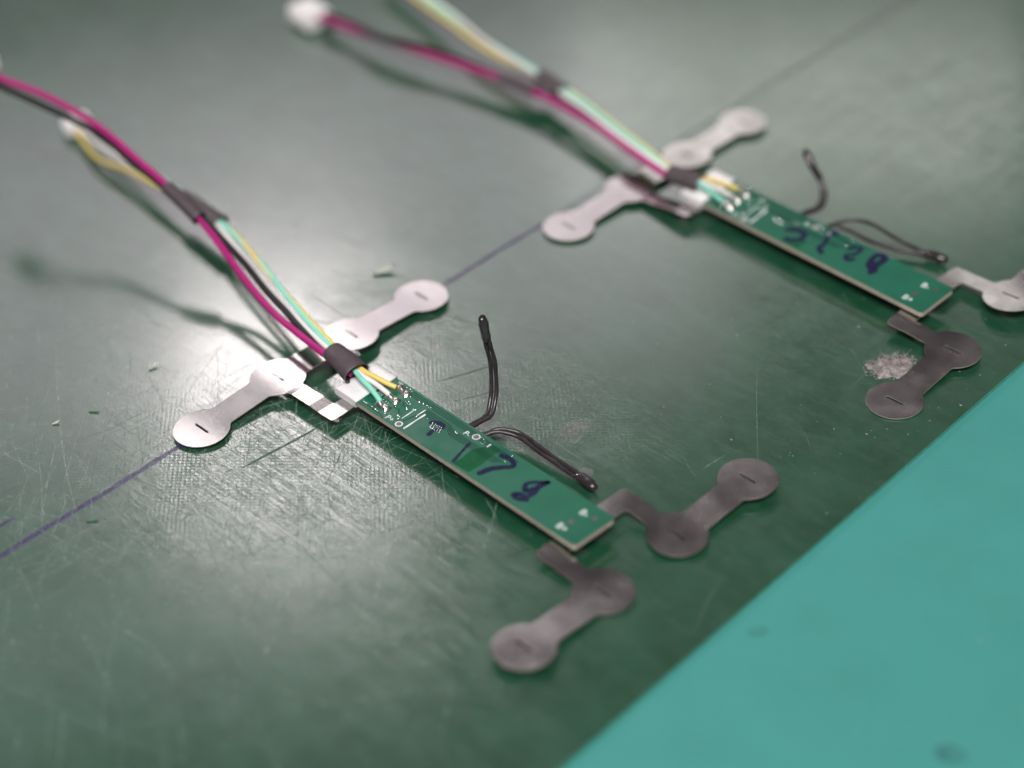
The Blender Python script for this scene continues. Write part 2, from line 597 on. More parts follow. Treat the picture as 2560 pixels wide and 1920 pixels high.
def march(sdf, x0, x1, y0, y1, st=.25):
    """filled 2-D mesh of sdf<0 by marching squares."""
    nx, ny = int((x1 - x0) / st) + 1, int((y1 - y0) / st) + 1
    X = x0 + st * np.arange(nx)
    Y = y0 + st * np.arange(ny)
    G = sdf(*np.meshgrid(X, Y, indexing='ij'))
    V, key, F = [], {}, []

    def vid(i, j):
        k = (i, j)
        if k not in key:
            key[k] = len(V)
            V.append((X[i], Y[j]))
        return key[k]

    def eid(i, j, i2, j2):
        k = (i, j, i2, j2) if (i, j) < (i2, j2) else (i2, j2, i, j)
        if k not in key:
            a, b = G[k[0], k[1]], G[k[2], k[3]]
            t = min(max(a / (a - b), .02), .98)
            key[k] = len(V)
            V.append((X[k[0]] + (X[k[2]] - X[k[0]]) * t, Y[k[1]] + (Y[k[3]] - Y[k[1]]) * t))
        return key[k]

    ins = G < 0
    anyc = ins[:-1, :-1] | ins[1:, :-1] | ins[1:, 1:] | ins[:-1, 1:]
    for i, j in zip(*np.nonzero(anyc)):
        c = [(i, j), (i + 1, j), (i + 1, j + 1), (i, j + 1)]
        s = [ins[p] for p in c]
        if all(s):
            F.append(tuple(vid(*p) for p in c))
            continue
        poly = []
        for k in range(4):
            p, q = c[k], c[(k + 1) % 4]
            if s[k]:
                poly.append(vid(*p))
            if s[k] != s[(k + 1) % 4]:
                poly.append(eid(*p, *q))
        if len(poly) >= 3:
            F.append(tuple(poly))
    return np.array(V), F


def metal_strip(name, sdf, box, T, zf, parent, org, th=.15):
    V2, F = march(sdf, *box)
    z = zf(V2[:, 0], V2[:, 1])
    P = T(V2)
    n = len(V2)
    topv = np.column_stack([P, z])
    bot = np.column_stack([P, z - th])
    cnt = {}
    for f in F:
        for a, b in zip(f, f[1:] + f[:1]):
            k = (min(a, b), max(a, b))
            cnt.setdefault(k, []).append((a, b))
    V = np.vstack([topv, bot])
    FF = list(F) + [tuple(n + i for i in f[::-1]) for f in F]
    sm = [True] * len(FF)
    fm = [0] * len(FF)
    extra = []
    base = 2 * n
    side = {}
    for k, l in cnt.items():
        if len(l) == 1:
            a, b = l[0]
            for q in (a, b):
                if q not in side:
                    side[q] = base + len(extra)
                    extra.append(topv[q])
                    extra.append(bot[q])
            FF.append((side[b], side[a], side[a] + 1, side[b] + 1))
            sm.append(True)
            fm.append(1)
    V = np.vstack([V, np.array(extra)])
    return mesh_obj(name, V, FF, [M['strip'], M['strip_edge']], parent, org, smooth=sm, fmat=fm)


def height_field(ctrl, sig=5.0):
    C = np.array(ctrl, float)

    def zf(x, y):
        d2 = (x[:, None] - C[None, :, 0]) ** 2 + (y[:, None] - C[None, :, 1]) ** 2
        w = np.exp(-d2 / (2 * sig * sig)) + 1e-6 / (1 + d2)
        return (w * C[None, :, 2]).sum(1) / w.sum(1)
    return zf


def slot(x, y, cx, cy):
    dx = np.maximum(np.abs(x - cx) - 1.75, 0)
    return np.hypot(dx, y - cy) - .27


def left_sdf(x, y):
    d = sd_box(x, y, -AW, AW, -28.5, 28.5)
    for v in (-28.5, -9.5, 9.5, 28.5):
        d = smin(d, sd_circle(x, y, 0, v, RD), .35)
    d = smin(d, sd_box(x, y, 0, 18.4, -9.5 - FW, -9.5 + FW), .35)
    d = smin(d, sd_box(x, y, 14.7, 18.4, -9.5 - FW, -2.0), .25)
    for v in (-28.5, -9.5, 9.5, 28.5):
        d = np.maximum(d, -slot(x, y, 0, v))
    return d


def right_sdf(sgn):
    def f(x, y):
        y = y * sgn                              # sgn=+1: strip towards +v
        d = sd_box(x, y, 86.8 - AW, 86.8 + AW, 9.5, 28.5)
        d = smin(d, sd_circle(x, y, 86.8, 9.5, RD), .35)
        d = smin(d, sd_circle(x, y, 86.8, 28.5, RD), .35)
        d = smin(d, sd_box(x, y, 72.3, 86.8, 9.5 - 2.0, 9.5 + 2.0, .9), .35)
        d = smin(d, sd_box(x, y, 72.3, 76.5, 1.5, 11.5, .9), .25)
        d = np.maximum(d, -slot(x, y, 86.8, 9.5))
        d = np.maximum(d, -slot(x, y, 86.8, 28.5))
        return d
    return f


def text_mesh(txt, size):
    cu = bpy.data.curves.new('tmp', 'FONT')
    cu.body = txt
    cu.size = size
    ob = bpy.data.objects.new('tmp', cu)
    sc.collection.objects.link(ob)
    dg = bpy.context.evaluated_depsgraph_get()
    me = bpy.data.meshes.new_from_object(ob.evaluated_get(dg))
    V = np.array([v.co[:] for v in me.vertices])
    F = [tuple(p.vertices) for p in me.polygons]
    bpy.data.objects.remove(ob)
    bpy.data.curves.remove(cu)
    bpy.data.meshes.remove(me)
    return V, F


def build_unit(cfg):
    org = cfg['org']
    root = empty('battery_protection_board', org)
    top(root, cfg['label'], 'circuit board', 'wired battery boards laid on the green sheet')

    def part(name, V, F, m, parent=root, **kw):
        return mesh_obj(name, V, F, m, parent, org, **kw)

    # ---- circuit board
    bo, ba, slope, ztop = cfg['board']
    ca, sa = math.cos(math.radians(ba)), math.sin(math.radians(ba))
    BL, BW = 64.3, 10.1

    def B(s, t, h=0.0):
        return (bo[0] + s * ca - t * sa, bo[1] + s * sa + t * ca, ztop + t * slope + h)

    def B_all(P2, h):
        return [B(p[0], p[1], h) for p in P2]

    th = 1.05
    r = .7
    poly = []
    for cx, cy, a0 in ((BL - r, BW / 2 - r, 0), (r, BW / 2 - r, 90), (r, -BW / 2 + r, 180), (BL - r, -BW / 2 + r, 270)):
        for k in range(5):
            a = math.radians(a0 + 90 * k / 4)
            poly.append((cx + r * math.cos(a), cy + r * math.sin(a)))
    n = len(poly)
    V = [B(s, t, 0) for s, t in poly] + [B(s, t, -.06) for s, t in poly] + [B(s, t, -th) for s, t in poly]
    F = [tuple(range(n)), tuple(range(3 * n - 1, 2 * n - 1, -1))]
    fm = [0, 0]
    for lay in (0, 1):
        for i in range(n):
            j = (i + 1) % n
            F.append((lay * n + i, (lay + 1) * n + i, (lay + 1) * n + j, lay * n + j))
            fm.append(lay)
    board = part('circuit_board', V, F, [M['pcb'], M['fr4']], fmat=fm)

    def flat(name, V2, F, m, h, **kw):
        return mesh_obj(name, B_all(V2, h), F, m, board, org, **kw)

    # traces: dark lines between copper, their edge shadows painted in
    mb = MB()
    for k, tt in enumerate((4.35, 3.85, 3.35)):
        pl = [(9 + k * .8, tt), (22, tt + .02), (33, tt - .3 + k * .1), (41, tt - .55 + k * .12)]
        mb.add(*ribbon(pl, .19, closed_caps=False))
    for k in range(4):
        o = k * .45
        pl = [(17.6 - k * .15, 2.45 - o), (23.9 + k * .25, 2.45 - o), (25.4 + k * .2, 1.75 - o), (39.0 - k * .4, 1.85 - o * .9)]
        mb.add(*ribbon(pl, .18, closed_caps=False))
    for pl in ([(12.0, -1.2), (13.4, -1.0), (14.2, -1.9), (14.9, -1.6)], [(12.2, 1.2), (13.0, .2), (13.6, .3)], [(6.4, -4.2), (12.4, -4.4), (13.0, -4.9)],
               [(16.6, -3.0), (17.0, -.2), (17.0, 1.0)], [(6.2, .9), (6.2, -2.8)], [(6.6, 1.4), (6.6, -1.4)]):
        mb.add(*ribbon(pl, .18, closed_caps=False))
    t = flat('trace_gap_shades', mb.v, mb.f, M['trace'], .012)
    t['kind'] = 'stuff'

    # tinned vias and small glinting solder dots
    mb = MB()

    def dome(s, t, rr, hh=.45):
        vs, fs = [], []
        seg = 8
        for a, (q, z) in enumerate(((1, 0), (.75, .6), (.35, .92))):
            for k in range(seg):
                an = 2 * math.pi * k / seg
                vs.append(B(s + rr * q * math.cos(an), t + rr * q * math.sin(an), .01 + rr * hh * 2 * z * .6))
        vs.append(B(s, t, .01 + rr * hh * 1.2))
        for a in range(2):
            for k in range(seg):
                k2 = (k + 1) % seg
                fs.append((a * seg + k, a * seg + k2, (a + 1) * seg + k2, (a + 1) * seg + k))
        for k in range(seg):
            fs.append((2 * seg + k, 2 * seg + (k + 1) % seg, 3 * seg))
        mb.add(vs, fs)
    for i in range(5):
        for j in range(4):
            dome(21.0 + i * .58 + j * .22, .75 - j * .42 + i * .02, .12)
    for s, t_, rr in ((14.4, 3.2, .26), (15.4, 3.35, .30), (16.3, 3.4, .14), (16.9, 3.42, .12), (17.4, 3.4, .12), (12.8, 1.8, .14), (13.2, 1.9, .12),
                      (13.6, 1.5, .13), (13.1, 1.35, .12), (12.5, 1.3, .12), (19.3, .9, .12), (26.1, 1.85, .18), (26.6, 1.75, .14), (25.3, 1.0, .1),
                      (30.9, 4.1, .12), (31.6, 4.0, .12), (32.2, 3.6, .11), (31.8, 2.9, .11), (32.4, 2.95, .11), (38.9, 2.3, .14), (38.9, 4.2, .14),
                      (7.6, 4.3, .2), (8.2, 4.35, .2), (9.3, 4.6, .16), (10.2, 4.55, .18), (10.9, 4.5, .15), (12.0, 3.1, .14),
                      (10.0, -4.0, .2), (10.6, -4.1, .13), (8.9, -3.9, .12), (12.3, -3.6, .14), (12.1, -.9, .14), (8.9, -1.0, .13), (9.6, -1.1, .13), (10.3, -1.2, .11),
                      (15.3, -2.9, .16), (15.0, -2.4, .13), (14.5, -2.3, .22), (14.3, .1, .24), (15.7, 1.1, .2), (15.2, .9, .14), (17.3, -.1, .18)):
        dome(s, t_, rr)
    o = mesh_obj('tinned_vias', mb.v, mb.f, M['via'], board, org, smooth=True)
    o['kind'] = 'stuff'

    # solder bars, their bright reflection painted in white
    def bar(p, q, w, h=.16, name='solder_glint_bar', m='via'):
        p, q = np.array(p), np.array(q)
        d = q - p
        L = np.linalg.norm(d)
        d /= L
        nn = np.array([-d[1], d[0]])
        V, F = [], []
        seg = 10
        for i in range(seg + 1):
            u = i / seg
            ww = w * (.75 + .25 * math.sin(u * 9 + L))
            for k, (a, z) in enumerate(((-1, 0), (-.6, .8), (0, 1), (.6, .8), (1, 0))):
                P = p + d * L * u + nn * ww * .5 * a
                V.append(B(P[0], P[1], .012 + h * z))
        for i in range(seg):
            for k in range(4):
                a = i * 5 + k
                F.append((a, a + 5, a + 6, a + 1))
        return mesh_obj(name, V, F, M[m], board, org, smooth=True)
    bar((18.35, -4.3), (18.15, 1.35), .42, .12, m='silk_and_glint')
    bar((17.25, .1), (17.2, 2.3), .32, .12, m='silk_and_glint')
    bar((15.85, -2.5), (15.65, .95), .26, .12, m='silk_and_glint')
    for k in range(3):
        bar((7.2 + k * .45, 4.15), (7.0 + k * .45, 4.75), .16, .06, m='silk_and_glint', name='printed_tick')
        bar((6.5 + k * .55, -.9 + .1 * k), (6.6 + k * .55, .2), .14, .05, m='silk_and_glint', name='printed_tick')
    bar((6.5, -4.05), (7.6, -4.0), .2, .05, m='silk_and_glint', name='printed_tick')
    bar((33.6, 2.85), (33.57, 3.85), .34, .05, m='silk_and_glint', name='printed_tick')

    # white print
    def label_text(txt, s, t, size, name='printed_label'):
        V, F = text_mesh(txt, size)
        V2 = [(s + p[0], t + p[1]) for p in V]
        flat(name, V2, F, M['silk_and_glint'], .014)

    def ring(s, t, r0, r1, hole=True):
        V2, F = [], []
        for k in range(24):
            a = 2 * math.pi * k / 24
            V2 += [(s + r0 * math.cos(a), t + r0 * math.sin(a)), (s + r1 * math.cos(a), t + r1 * math.sin(a))]
        for k in range(24):
            a, b = 2 * k, 2 * ((k + 1) % 24)
            F.append((a, a + 1, b + 1, b))
        flat('pad_ring', V2, F, M['silk_and_glint'], .016)
        if hole:
            pad(s, t, r0 * .98)

    def pad(s, t, rr, m='copper'):
        V2 = [(s + rr * math.cos(2 * math.pi * k / 20), t + rr * math.sin(2 * math.pi * k / 20)) for k in range(20)]
        flat('test_pad', V2, [tuple(range(20))], M[m], .018)
    label_text('P+', 13.2, -4.55, 1.75)
    ring(16.65, -3.9, .55, .78)
    label_text('P-', 27.4, 2.35, 1.75)
    ring(30.05, 3.45, .62, .80)
    label_text('B-', 58.6, 1.55, 2.1)
    label_text('B+', 58.1, -3.75, 2.1)
    pad(61.8, 2.55, .55)
    pad(59.4, -.9, .62)

    # handwriting in marker
    for k, (pts, w) in enumerate(cfg['ink']):
        P = catmull(pts, 7)
        ww = 1.45 * np.asarray(w) * (1 + .12 * np.sin(np.linspace(0, 7, len(P)) + k))
        V2, F = ribbon(P, ww)
        flat('handwritten_stroke', V2, F, M['ink'], .020 + .003 * k)
    V2 = cfg['green_patch']  # flat patch of more saturated green
    flat('board_patch', V2, [tuple(range(len(V2)))], M['green_patch'], .010)

    # white tape round the cable end
    wv = []
    rows = [(-.55, -.25, .0), (-.62, .0, 0), (-.5, .25, 0), (-.1, .34, 0), (5.7, .30, 0), (5.72, .02, 0), (5.7, -.02, 0)]
    prof = [(5.55, -1.05), (5.6, -1.32), (.2, -1.38), (-.45, -1.25), (-.75, -.85), (-.80, -.3), (-.62, .12), (-.2, .30), (1.5, .33), (3.5, .30), (5.55, .26), (5.66, .14), (5.68, .004)]
    tv = np.linspace(-5.35, 5.35, 9)
    for i, tt in enumerate(tv):
        edge = 1.0 if abs(tt) < 5 else .96
        for (s, h) in prof:
            wv.append(B(s + .10 * math.sin(tt * .9 + h), tt, h * edge + (.03 * math.sin(s * 1.7 + tt))))
    m_ = len(prof)
    F = []
    for i in range(len(tv) - 1):
        for k in range(m_ - 1):
            a = i * m_ + k
            F.append((a, a + 1, a + m_ + 1, a + m_))
    nv = len(wv)
    F.append(tuple(range(m_))[::-1])
    F.append(tuple((len(tv) - 1) * m_ + k for k in range(m_)))
    part('tape_wrap', wv, F, M['wrap'], smooth=[True] * (len(F) - 2) + [False, False])

    # solder joints with the three signal wires
    for (s, t_, ln, wd, yaw) in ((10.45, -2.45, 3.5, 1.75, -.03), (10.05, .25, 3.5, 1.65, 0), (9.75, 3.15, 3.9, 1.75, -.12)):
        V, F = [], []
        nu, nv2 = 14, 9
        for i in range(nu):
            for j in range(nv2):
                x, y = -1 + 2 * i / (nu - 1), -1 + 2 * j / (nv2 - 1)
                px = x * ln / 2 * (1 - .10 * y * y)
                py = y * wd / 2 * (1 - .12 * math.cos(3 * x))
                hz = .80 * max(0, 1 - abs(x) ** 2.5) ** .6 * max(0, 1 - y * y) ** .6 * (1 + .35 * math.sin(3.1 * x + s))
                hz += .10 * mnoise.noise(Vector((px * 1.3 + s, py * 1.3, 0))) * (hz > 0)
                V.append(B(s + px * math.cos(yaw) - py * math.sin(yaw), t_ + px * math.sin(yaw) + py * math.cos(yaw), .02 + max(hz, 0)))
        for i in range(nu - 1):
            for j in range(nv2 - 1):
                a = i * nv2 + j
                F.append((a, a + nv2, a + nv2 + 1, a + 1))
        part('solder_joint', V, F, M['solder'], board, smooth=True)

    # ---- nickel strips
    so, sang = cfg['strip']
    cs, ss = math.cos(math.radians(sang)), math.sin(math.radians(sang))

    def T(P):
        return np.stack([so[0] + P[:, 0] * cs - P[:, 1] * ss, so[1] + P[:, 0] * ss + P[:, 1] * cs], 1)

    def left_z(x, y):
        z = height_field(cfg['zl'], 5.0)(x, y)
        arm = np.clip((x - 5.0) / 1.5, 0, 1) * (np.abs(y + 9.5) < 9)
        kx = [5.0, 9.0, 11.6, 14.4, 15.2, 19]
        kz = cfg['zarm']
        za = np.interp(x, kx, kz) + np.clip((y + 7.7) / 4, 0, 1) * cfg['zfoot']
        return z * (1 - arm) + za * arm
    metal_strip('nickel_strip', left_sdf, (-7, 20, -35, 35), T, left_z, root, org)
    for sgn, key, tk in ((-1, 'zn', 'tn'), (1, 'zfar', 'tf')):
        zf = height_field(cfg[key], 4.5)
        dx, dy, da = cfg[tk]

        def T2(P, dx=dx, dy=dy, da=da):
            c, s = math.cos(math.radians(da)), math.sin(math.radians(da))
            X, Y = P[:, 0] - 74.4, P[:, 1]
            Q = np.stack([74.4 + dx + X * c - Y * s, dy + X * s + Y * c], 1)
            return T(Q)
        box = (71, 94, 0, 35) if sgn > 0 else (71, 94, -35, 0)
        metal_strip('nickel_strip', right_sdf(sgn), box, T2, zf, root, org)

    # ---- cables
    for key, m, rad in cfg['wires']:
        P = catmull(key, 9)
        V, F = tube(P, rad, seg=14)
        part({'red': 'red_wire', 'black': 'black_wire', 'white': 'white_wire', 'teal': 'green_wire', 'yellow': 'yellow_wire'}[m], V, F, M[m], smooth=True)
    for pts, ru, rv in cfg['sleeves']:
        P = catmull(pts, 8)
        k = len(P)
        V1, F1 = tube(P, np.linspace(ru[0], ru[1], k), np.linspace(rv[0], rv[1], k), seg=26, cap=False)
        V2, F2 = tube(P, np.linspace(ru[0], ru[1], k) - .28, np.linspace(rv[0], rv[1], k) - .28, seg=26, cap=False)
        nn = len(V1)
        F = F1 + [tuple(nn + i for i in f[::-1]) for f in F2]
        for b0 in (0, (k - 1) * 26):
            for q in range(26):
                a, b = b0 + q, b0 + (q + 1) % 26
                F.append((a, b, nn + b, nn + a) if b0 else (b, a, nn + a, nn + b))
        part('heat_shrink_sleeve', np.vstack([V1, V2]), F, M['shrink'], smooth=True)
    for (c, d, yaw, pitch, npin) in cfg['plugs']:
        V, F = rounded_box(*c, *d, yaw=yaw, bev=.45, pitch=pitch)
        plug = part('plug_housing', V, F, M['nylon'])
        cy, sy = math.cos(yaw), math.sin(yaw)
        V, F = rounded_box(c[0] - .8 * cy, c[1] - .8 * sy, c[2] + d[2] / 2 + .35, d[0] * .55, d[1] * .45, .9, yaw=yaw, bev=.25, pitch=pitch)
        mesh_obj('latch', V, F, M['nylon'], plug, org)
        for s_ in (-1, 1):
            V, F = rounded_box(c[0] - s_ * sy * d[1] * .5, c[1] + s_ * cy * d[1] * .5, c[2] - .4, d[0] * .8, .9, d[2] * .55, yaw=yaw, bev=.2, pitch=pitch)
            mesh_obj('side_rib', V, F, M['nylon'], plug, org)

    # ---- thermistors
    for paths, bead in cfg['therm']:
        bp = np.array(bead['path'], float)
        P = catmull(bp, 8)
        k = len(P)
        u = np.linspace(0, 1, k)
        prof = np.clip(np.interp(u, [0, .12, .35, .62, .85, .96, 1], [.75, .95, .92, .98, .80, .45, .06]), .05, 2)
        V, F = tube(P, bead['r'] * prof * 1.12, bead['r'] * prof * .9, seg=16, up=bead.get('up', (0, 0, 1)))
        V = np.array([v + np.array([.10, .10, .08]) * bead['r'] * mnoise.noise(Vector(v) * .9) for v in V])
        tb = part('thermistor', V, F, M['bead'], smooth=True)
        for pts in paths:
            Pp = catmull(pts, 10)
            V, F = tube(Pp, .41 * (1 + .06 * np.sin(np.linspace(0, 30, len(Pp)))), seg=12, up=bead.get('up', (0, 0, 1)))
            mesh_obj('lead', V, F, M['lead'], tb, org, smooth=True)
    return root


def offs(pts, d):
    return [tuple(np.array(p) + np.array(d)) for p in pts]


# ---- near unit
redA = [(13.6, -1.9, 5.6), (10.5, -1.9, 6.2), (6.9, -2.0, 6.5), (-.7, -1.4, 6.7), (-11, -.3, 7.0), (-21.5, 1.7, 8.2), (-32.9, 4.1, 11.0), (-43, 5.7, 14.0), (-53.3, 6.0, 17.2), (-62.7, 6.3, 19.0),
        (-73.3, 6.7, 21.0), (-81.7, 5.9, 22.8), (-92, 3.6, 25.0), (-101.9, -.2, 27.0), (-108, -1.6, 27.8)]
blkA = [(13.6, -.6, 5.0), (10.5, -.4, 5.6), (5.6, -.3, 6.0), (-3.3, .5, 6.2), (-11.3, 2.2, 6.6), (-19.4, 3.7, 7.4), (-28.5, 5.3, 9.5), (-40.8, 5.8, 13.4), (-53.8, 5.6, 16.6), (-62.9, 5.6, 18.0),
        (-73.6, 6.0, 19.8), (-81.2, 4.9, 21.4), (-90.7, 2.2, 23.4), (-101.5, -1.0, 25.6), (-108, -2.0, 26.8)]
whtA = [(22.9, -.65, 4.75), (21.6, -.75, 5.15), (19, -.9, 5.7), (16, -1.2, 6.1), (11, -.8, 6.6), (7.3, -.4, 6.9), (3.7, -.3, 6.8), (-10.5, 2.9, 6.3), (-22.4, 5.9, 6.2), (-35.2, 9.4, 6.5), (-48.3, 13.2, 6.5), (-59.2, 14.7, 6.3),
        (-70.4, 15.4, 5.8), (-86.4, 16.8, 4.6), (-97.2, 17.8, 3.6), (-106.0, 19.6, 3.0), (-110, 21, 2.9)]
tealA = [(23.3, -3.2, 4.75), (21.9, -2.9, 5.2), (19.5, -2.4, 5.7), (16.2, -1.9, 6.1), (11, -.6, 6.8), (7.9, -.3, 7.2), (6, -.1, 7.1), (-2.8, 2.2, 6.8), (-12.9, 5.0, 6.8), (-27.3, 9.3, 6.9), (-48.8, 14.3, 6.6), (-59, 15.3, 6.4),
         (-70.5, 16.5, 5.9), (-85.7, 18.8, 4.9), (-96.8, 20.1, 3.8), (-106.3, 21.0, 3.2), (-110, 22.2, 3.0)]
yelA = [(22.3, 1.7, 4.8), (20.8, 1.0, 5.3), (18.3, .3, 5.9), (15.5, -.2, 6.3), (11, -.1, 6.9), (8, .1, 7.2), (5.4, .8, 7.0), (-7, 3.9, 6.7), (-22.8, 7.9, 6.8), (-34.2, 11.1, 6.9), (-46.4, 14.0, 6.4), (-57.4, 14.5, 6.0),
        (-70.7, 14.6, 5.2), (-81.9, 15.3, 4.0), (-94, 15.0, 2.6), (-101.8, 17.0, 2.4), (-108, 18.8, 2.6)]

th1 = [(39.5, 3.2, 2.7), (39.5, 6.2, 2.6), (39.6, 9.3, 2.8), (38.2, 12.0, 5.0), (37.2, 13.3, 8.0), (36.6, 13.8, 11.5), (36.2, 13.5, 14.5), (35.9, 13.4, 16.6)]
th2 = [(42.6, 2.6, 2.7), (43.3, 5.0, 2.7), (44.2, 6.9, 2.9), (45.7, 8.2, 2.8), (48.4, 9.4, 2.3), (53.9, 9.2, 1.9), (59.8, 9.1, 1.5), (63.4, 9.2, 1.2)]
cfgA = dict(
    org=(45.0, 0.0, 0.0),
    label='nearer green circuit board with handwritten 7 and 8, sharp solder joints and cables',
    board=((13.65, -.55), -1.35, 0.0, 4.05),
    strip=((0.0, 0.0), 0.0),
    zl=[(0, -33, .75), (0, -28.5, .95), (0, -19, 1.6), (0, -9.5, 2.45), (0, 0, 2.5), (0, 9.5, 2.3), (0, 19, 1.8), (0, 28.5, 1.35), (0, 33, 1.2)],
    zarm=[2.45, 2.50, 2.52, 2.30, 2.33, 2.45], zfoot=.4,
    zn=[(86.8, -33, 1.9), (86.8, -28.5, 1.75), (86.8, -19, 1.25), (86.8, -9.5, .7), (92, -9.5, .6), (80, -9.5, 1.0), (74, -9.5, 1.7), (74, -5, 2.6), (74, 0, 2.9)],
    zfar=[(86.8, 33, 2.2), (86.8, 28.5, 2.0), (86.8, 19, 1.5), (86.8, 9.5, 1.0), (80, 9.5, 1.6), (74, 9.5, 2.2), (74, 5, 2.7), (74, 0, 2.9)],
    tn=(0, 0, 0), tf=(0, 0, 0),
    ink=[([(20.7, .5), (21.4, 1.15), (22.4, 1.45), (23.3, 1.35), (23.5, .5), (22.8, -.8), (23.05, -2.1)], .62),
         ([(30.5, 1.3), (31.0, -.4), (31.5, -2.2), (32.1, -4.2)], .42),
         ([(37.5, 3.0), (38.6, 3.35), (40.0, 3.25), (40.9, 2.75), (40.95, 2.0), (39.4, .2), (38.5, -1.4), (38.1, -3.1)], .80),
         ([(48.9, 3.6), (47.6, 2.4), (46.5, 1.1), (46.6, .1), (47.8, -.7), (48.4, .8), (48.7, 2.4), (48.9, 3.5)], .72),
         ([(49.0, .5), (48.95, -1.7), (47.5, -2.1), (46.9, -2.9), (48.0, -3.25), (49.6, -2.4)], .75),
         ([(48.6, 1.6), (49.1, -.4), (49.0, -2.2)], .8)],
    green_patch=[(32.4, -4.6), (36.4, -4.4), (36.6, -1.5), (36.3, 1.0), (36.1, 3.9), (34.2, 3.9), (33.0, 2.2), (32.2, .2), (32.5, -2.2)],
    wires=[(redA, 'red', .73), (blkA, 'black', .73), (whtA, 'white', .52), (tealA, 'teal', .52), (yelA, 'yellow', .52)],
    sleeves=[([(6.6, -.5, 6.7), (10.5, -.9, 6.5), (14.6, -1.4, 5.9)], (2.3, 2.85), (1.85, 2.2)),
             ([(-52.2, 5.7, 16.8), (-47, 5.7, 15.4), (-41.8, 5.7, 13.5)], (1.45, 1.7), (1.35, 1.5)),
             ([(-62, 15.1, 6.2), (-54.4, 14.4, 6.4), (-46.4, 13.7, 6.5)], (1.8, 2.1), (1.15, 1.3))],
    plugs=[((-111.0, 21.2, 2.3), (5.4, 5.8, 3.6), math.radians(160), 0.0, 3), ((-109.9, .2, 27.6), (6.4, 4.8, 3.4), math.radians(198), -.12, 2)],
    therm=[([offs(th1, (-.45, -.1, -.1)), [(p[0] + .55 * (1 - .5 * abs(i - 3) / 4), p[1] + .3, p[2] + .1) for i, p in enumerate(th1)]],
            dict(path=[(35.95, 13.5, 16.0), (35.4, 13.6, 18.0), (34.9, 13.8, 19.6), (34.3, 14.0, 21.0)], r=1.0, up=(1, .3, 0))),
           ([offs(th2, (0, -.55, 0)), offs(th2, (0, .42, .1))],
            dict(path=[(62.9, 9.2, 1.3), (64.8, 9.1, 1.25), (66.3, 8.9, 1.25), (68.0, 8.7, 1.15)], r=1.02))],
)
build_unit(cfgA)

# ---- far unit
redB = [(18.6, 92.2, 5.0), (16, 91.6, 5.4), (11.6, 91.0, 5.5), (-.4, 92.9, 5.8), (-13.7, 96.0, 5.6), (-28.4, 98.1, 5.2), (-36.7, 98.6, 5.0), (-47.0, 97.9, 5.0), (-56.9, 96.7, 5.0), (-66, 95.6, 4.8), (-85.2, 93.3, 4.4), (-94.9, 92.6, 4.0), (-106, 91.6, 3.8)]
blkB = [(18.6, 93.9, 4.8), (16, 93.2, 5.0), (12, 92.2, 5.0), (5.8, 93.8, 4.8), (-5.6, 95.8, 4.8), (-18.1, 98.6, 4.6), (-30.2, 100.3, 4.4), (-39.6, 100.2, 4.4), (-48.2, 99.3, 4.6), (-58.3, 98.1, 5.2), (-66.8, 96.6, 5.8), (-76, 94.0, 6.0), (-83.4, 92.3, 5.8), (-94.7, 93.4, 5.0), (-106, 93.8, 4.0)]
tealB = [(26.8, 91.9, 4.8), (25.0, 92.0, 5.2), (22, 92.2, 5.8), (17, 92.6, 6.0), (12.4, 92.8, 6.0), (10.7, 92.4, 6.2), (1.3, 94.9, 6.4), (-8.7, 97.3, 6.4), (-21.4, 100.9, 6.0), (-33, 103.3, 5.8), (-40.9, 104.7, 5.8), (-60.1, 107.0, 6.0), (-74.5, 110.0, 5.8), (-89.6, 113.4, 5.5), (-112, 118.6, 5.5)]
whtB = [(26.4, 94.6, 4.9), (24.6, 94.3, 5.3), (22, 93.8, 5.8), (17, 93.2, 6.2), (12.8, 92.1, 6.2), (9.0, 92.3, 6.2), (-.3, 94.1, 6.2), (-10.1, 96.5, 6.0), (-22.3, 99.8, 5.8), (-33.4, 102.1, 5.8), (-41, 103.6, 6.0), (-60.1, 106.2, 6.6), (-74.5, 110.4, 6.4), (-89.6, 114.4, 5.8), (-112, 119.8, 5.5)]
yelB = [(26.0, 97.4, 5.0), (24.0, 96.8, 5.4), (21, 95.8, 5.8), (16, 94.6, 5.8), (11.9, 93.9, 5.7), (9.4, 94.0, 5.5), (-.2, 97.0, 5.2), (-10.7, 99.6, 5.0), (-22.9, 102.6, 5.0), (-34, 104.5, 5.2), (-41, 104.4, 5.0), (-60.1, 105.6, 5.0), (-74.5, 108.8, 5.0), (-89.6, 112.0, 5.0), (-112, 117.2, 5.2)]
thB1 = [(40.6, 99.6, 3.2), (41.1, 102.6, 3.0), (42.0, 105.6, 3.4), (40.7, 108.4, 5.0), (38.7, 109.4, 7.0), (36.9, 109.5, 9.0)]
thB2a = [(47.6, 99.4, 3.2), (48.1, 102.7, 3.0), (50.3, 106.0, 3.4), (54.4, 107.4, 3.4), (59.7, 107.3, 2.8), (64.3, 107.9, 2.0), (68.0, 108.8, 1.5)]
thB2b = [(47.9, 99.4, 3.1), (48.4, 102.2, 3.0), (51.3, 103.3, 2.6), (57.5, 103.7, 2.2), (62.5, 105.2, 1.8), (65.4, 107.0, 1.5), (68.2, 108.2, 1.3)]
